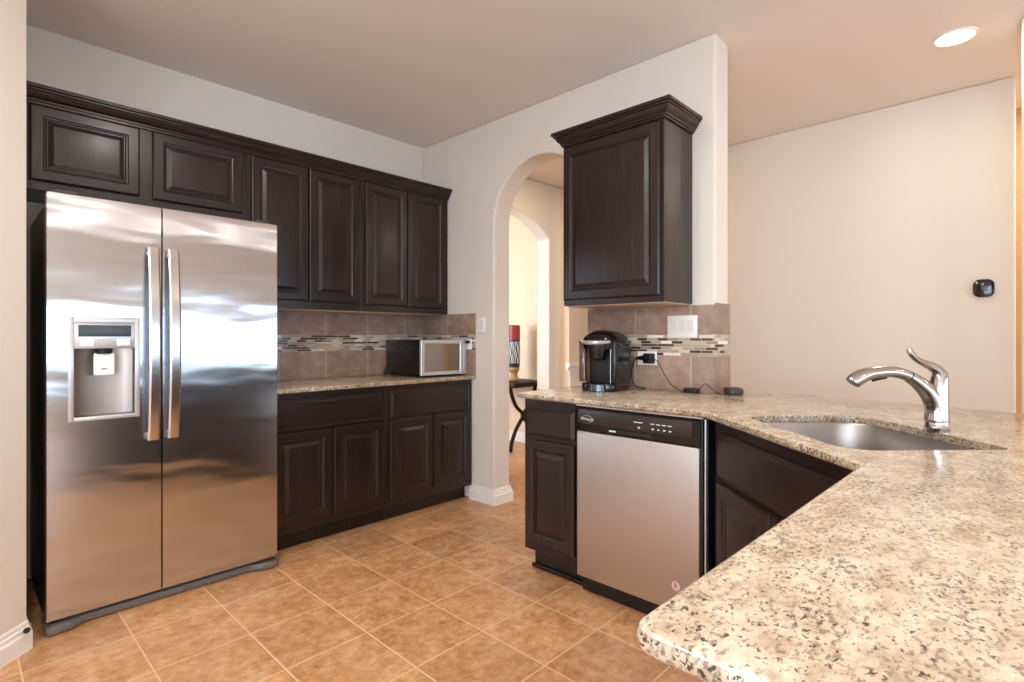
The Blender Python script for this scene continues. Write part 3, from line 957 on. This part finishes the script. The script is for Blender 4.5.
# domed head
b = bmesh.new(); hd = []
for z, g in ((.222, -.004), (.240, .004), (.262, .006), (.284, -.003), (.302, -.022), (.315, -.048), (.321, -.072)):
    hd.append([b.verts.new((x, y, z)) for x, y in rrect(-hw - g, hw + g, -.075 - g * .8, .168 + g, max(.012, .055 + g * .6))])
for r0, r1 in zip(hd, hd[1:]):
    for k in range(len(r0)): b.faces.new((r0[k], r0[(k + 1) % len(r0)], r1[(k + 1) % len(r0)], r1[k]))
b.faces.new(hd[0][::-1]); b.faces.new(hd[-1]); bmesh.ops.recalc_face_normals(b, faces=b.faces)
link('lid', B().add(b, Q), M['blackgloss'], t)
link('brew_nozzle', B().lathe([(.034, .165), (.042, .170), (.054, .22), (.056, .25)], 24, Q @ place((-.008, -.046, 0))), M['black'], t)
hp = [Q @ Vector((-.008 + .085 * math.sin(a), -.034 - .080 * math.cos(a), .262 - .006 * math.cos(a))) for a in [math.radians(-80 + 10 * k) for k in range(17)]]
link('handle', B().tube(hp, [.006 + .007 * math.sin(PI * k / 16) for k in range(17)], 10, True, .9), M['silverpl'], t)
link('water_tank', B().prism(rrect(-hw - .034, -hw + .004, -.02, .15, .015), .043, .25, Q, .004), M['tank'], t)
link('tank_lid', B().prism(rrect(-hw - .036, -hw + .004, -.022, .152, .015), .2505, .262, Q, .003), M['black'], t)


# ---------------------------------------------------------------- outlets, switches, chargers, small electronics
def wall_plate(name, label, cat, x, yc, zc_, wd, ht, rockers, outlet=False, group=None):
    t = thing(name, label, cat, (x, yc, zc_), 0, group)
    link('plate', B().box(x - .006, x - .0003, yc - wd / 2, yc + wd / 2, zc_ - ht / 2, zc_ + ht / 2, .003), M['white'], t)
    for k in range(rockers):
        yy = yc + (k - (rockers - 1) / 2) * .046
        if outlet:
            link('socket', B().box(x - .0085, x - .0055, yy - .017, yy + .017, zc_ - .034, zc_ + .034, .002), M['trim'], t)
        else:
            link('rocker', B().prism([(x - .006, zc_ - .033), (x - .010, zc_ - .033), (x - .0075, zc_), (x - .0065, zc_ + .033), (x - .006, zc_ + .033)], 0, .033,
                                     Matrix.Translation((0, yy + .0165, 0)) @ Matrix(((1, 0, 0, 0), (0, 0, -1, 0), (0, 1, 0, 0), (0, 0, 0, 1)))), M['rocker'], t)
    return t


wall_plate('light_switch', 'white three-gang switch plate on the tile beside the lone wall cabinet', 'light switch', XT - .0005, 1.302, 1.254, .168, .117, 3)
wall_plate('light_switch', 'small white switch plate on the painted wall left of the arch', 'light switch', XA - .0005, 2.858, 1.285, .072, .115, 1)
wall_plate('wall_outlet', 'white outlet plate on the tile right of the coffee maker', 'outlet', XT - .0008, 1.507, 1.082, .118, .076, 1, True)
t = wall_plate('wall_outlet', 'white outlet plate on the corner tile right of the microwave', 'outlet', XT - .0008, 2.990, 1.145, .072, .080, 0, True)
single('power_plug', B().box(XT - .034, XT - .0092, 2.966, 2.990, 1.150, 1.172, .004), M['blackmat'], 'small black plug in the outlet beside the microwave', 'plug', (XT - .01, 2.975, 1.148))
xo = XT - .0095
t = thing('power_adapter', 'black square power adapter plugged in above the worktop', 'power adapter', (xo, 1.49, 1.083))
link('block', B().box(xo - .036, xo, 1.455, 1.513, 1.055, 1.110, .006), M['black'], t)
cd = [(xo - .02, 1.452, 1.083), (xo - .022, 1.42, 1.055), (xo - .025, 1.38, .985), (xo - .03, 1.34, .945), (2.622, 1.30, .920), (2.615, 1.272, .918)]
link('cord', B().tube(smooth_path([Vector(p) for p in cd], 5), .0022, 7), M['blackmat'], t)
t = thing('power_plug', 'black coffee maker plug and its short cord, left of the square adapter', 'plug', (xo, 1.535, 1.083))
link('plug_head', B().tube([(xo - .016, 1.519, 1.084), (xo - .016, 1.532, 1.084), (xo - .018, 1.546, 1.083), (xo - .022, 1.565, 1.080)], [.014, .014, .010, .005], 10), M['black'], t)
cd = [(xo - .022, 1.563, 1.080), (2.634, 1.59, 1.05), (2.635, 1.60, .98), (2.635, 1.58, .93), (2.628, 1.535, .9195), (2.618, 1.50, .9185)]
link('cord', B().tube(smooth_path([Vector(p) for p in cd], 5), .003, 7), M['blackmat'], t)
t = thing('cord_adapter', 'small flat black adapter lying on the worktop beneath the switch plate', 'adapter', (2.61, 1.235, .9145))
link('shell', B().prism(rrect(2.585, 2.632, 1.195, 1.272, .014), .9148, .938, None, .006), M['blackmat'], t)
cd = [(2.615, 1.198, .930), (2.622, 1.18, .955), (2.625, 1.165, .963), (2.622, 1.14, .945), (2.618, 1.11, .924), (2.615, 1.085, .918), (2.625, 1.06, .920)]
link('cord', B().tube(smooth_path([Vector(p) for p in cd], 5), .002, 7), M['blackmat'], t)
t = thing('smart_speaker', 'small dark puck speaker on the worktop past the end of the tiled wall', 'speaker', (2.675, 1.035, .9145))
Q = place((2.675, 1.045, .9145), math.radians(40))
link('shell', B().prism(rrect(-.050, .050, -.04, .04, .028, 6), .0003, .034, Q, .010, 3), M['greycase'], t)
link('base_ring', B().prism(rrect(-.046, .046, -.036, .036, .026, 6), .0001, .0040, Q), M['blackmat'], t)
link('indicator', B().box(-.008, .008, -.0412, -.0398, .012, .022, .001, 1, Q), M['ledblue'], t)

# thermostat on the far wall
t = thing('thermostat', 'small rounded black thermostat on the pale far wall', 'thermostat', (XF, .175, 1.495))
rx = Matrix(((0, 0, -1, 0), (1, 0, 0, 0), (0, 1, 0, 0), (0, 0, 0, 1)))
link('body', B().prism(rrect(-.050, .050, -.054, .054, .034, 8), .0005, .024, Matrix.Translation((XF, .175, 1.495)) @ rx, .008, 3), M['blackgloss'], t)
M['led'] = plain('dim_screen_text', '#5d7480', .4)
link('display', B().box(XF - .0246, XF - .0236, .158, .188, 1.478, 1.512, .001), M['ledblue'], t)

# recessed lamp in the dining side's ceiling (and its likes out of frame)
M['lamp'] = NT('lamp_glow').m
pb = M['lamp'].node_tree.nodes['Principled BSDF']
pb.inputs['Emission Color'].default_value = (1, .93, .82, 1); pb.inputs['Emission Strength'].default_value = 6
pb.inputs['Base Color'].default_value = (.9, .9, .88, 1)


def can_light(x, y, label, group=None):
    t = thing('recessed_light', label, 'ceiling light', (x, y, ZC), 0, group)
    link('trim_ring', B().lathe([(.085, -.0005), (.095, -.0005), (.095, -.004), (.088, -.007), (.080, -.006), (.080, -.0005)], 32, place((x, y, ZC)), False), M['trim'], t)
    link('lens', B().lathe([(.079, -.0006), (.079, -.0045), (.06, -.0055)], 32, place((x, y, ZC))), M['lamp'], t)


can_light(*CAN[0][:2], 'round white recessed lamp glowing in the ceiling at upper right')
for x, y in [c[:2] for c in CAN[1:]] + [(3.5, 2.7)]:
    can_light(x, y, 'round recessed ceiling lamp outside the picture, over kitchen or hall', 'recessed lamps out of the picture')

# door stop on the baseboard by the refrigerator
dsx, dsy = .196, 2.757
single('door_stop', B().lathe([(.008, 0), (.010, .004), (.010, .012), (.006, .016)], 14, place((dsx, dsy, .085), math.radians(-45), 0, PI / 2)), M['blackmat'],
       'tiny black door stop on the white baseboard beside the refrigerator', 'door stop', (dsx, dsy, .085))

# ---------------------------------------------------------------- side room: iron table and tall vase
t = thing('console_table', 'dark console table with scrolled iron legs in the room beyond the arches', 'table', (4.22, 4.35, 0))
TZ = .725
link('tabletop', B().box(3.93, 4.44, 3.74, 5.1, TZ - .05, TZ, .008), M['iron'], t)
for yy in (3.86, 4.98):
    for sgn in (1, -1):                      # curved iron legs that meet at a waist
        L = B()
        X = lambda d: 4.185 + sgn * d
        L.tube(smooth_path([Vector(p) for p in ((X(.20), yy, TZ - .051), (X(.16), yy, .56), (X(.10), yy, .46), (X(.02), yy, .395), (X(-.01), yy, .355), (X(.03), yy, .315), (X(.11), yy, .22), (X(.17), yy, .10), (X(.19), yy, .002))], 5), .020, 8)
        link('leg', L, M['iron'], t)
vx, vy = 4.225, 4.03
t = thing('vase', 'tall dark vase with a red top and pale scrolls, on the console table', 'vase', (vx, vy, TZ))
link('foot', B().lathe([(.060, .0005), (.060, .015), (.040, .03), (.036, .07), (.052, .10), (.060, .115), (.060, .14)], 24, place((vx, vy, TZ))), M['tan'], t)
link('shaft', B().lathe([(.060, .141), (.064, .18), (.066, .40), (.066, .44)], 24, place((vx, vy, TZ))), M['vase'], t)
link('top', B().lathe([(.066, .4405), (.067, .52), (.066, .59), (.055, .60)], 24, place((vx, vy, TZ))), M['red'], t)
random.seed(11)
for k in range(9):
    a = math.radians(168 + 14 * k); ph = random.uniform(0, 2 * PI)
    pts = []
    for j in range(17):
        ang = a + .09 * math.sin(ph + j / 16 * 3.2 * PI)
        pts.append((vx + .0668 * math.cos(ang), vy + .0668 * math.sin(ang), TZ + .185 + .235 * j / 16))
    link('scroll', B().tube(pts, .0034, 6), M['mark'], t)
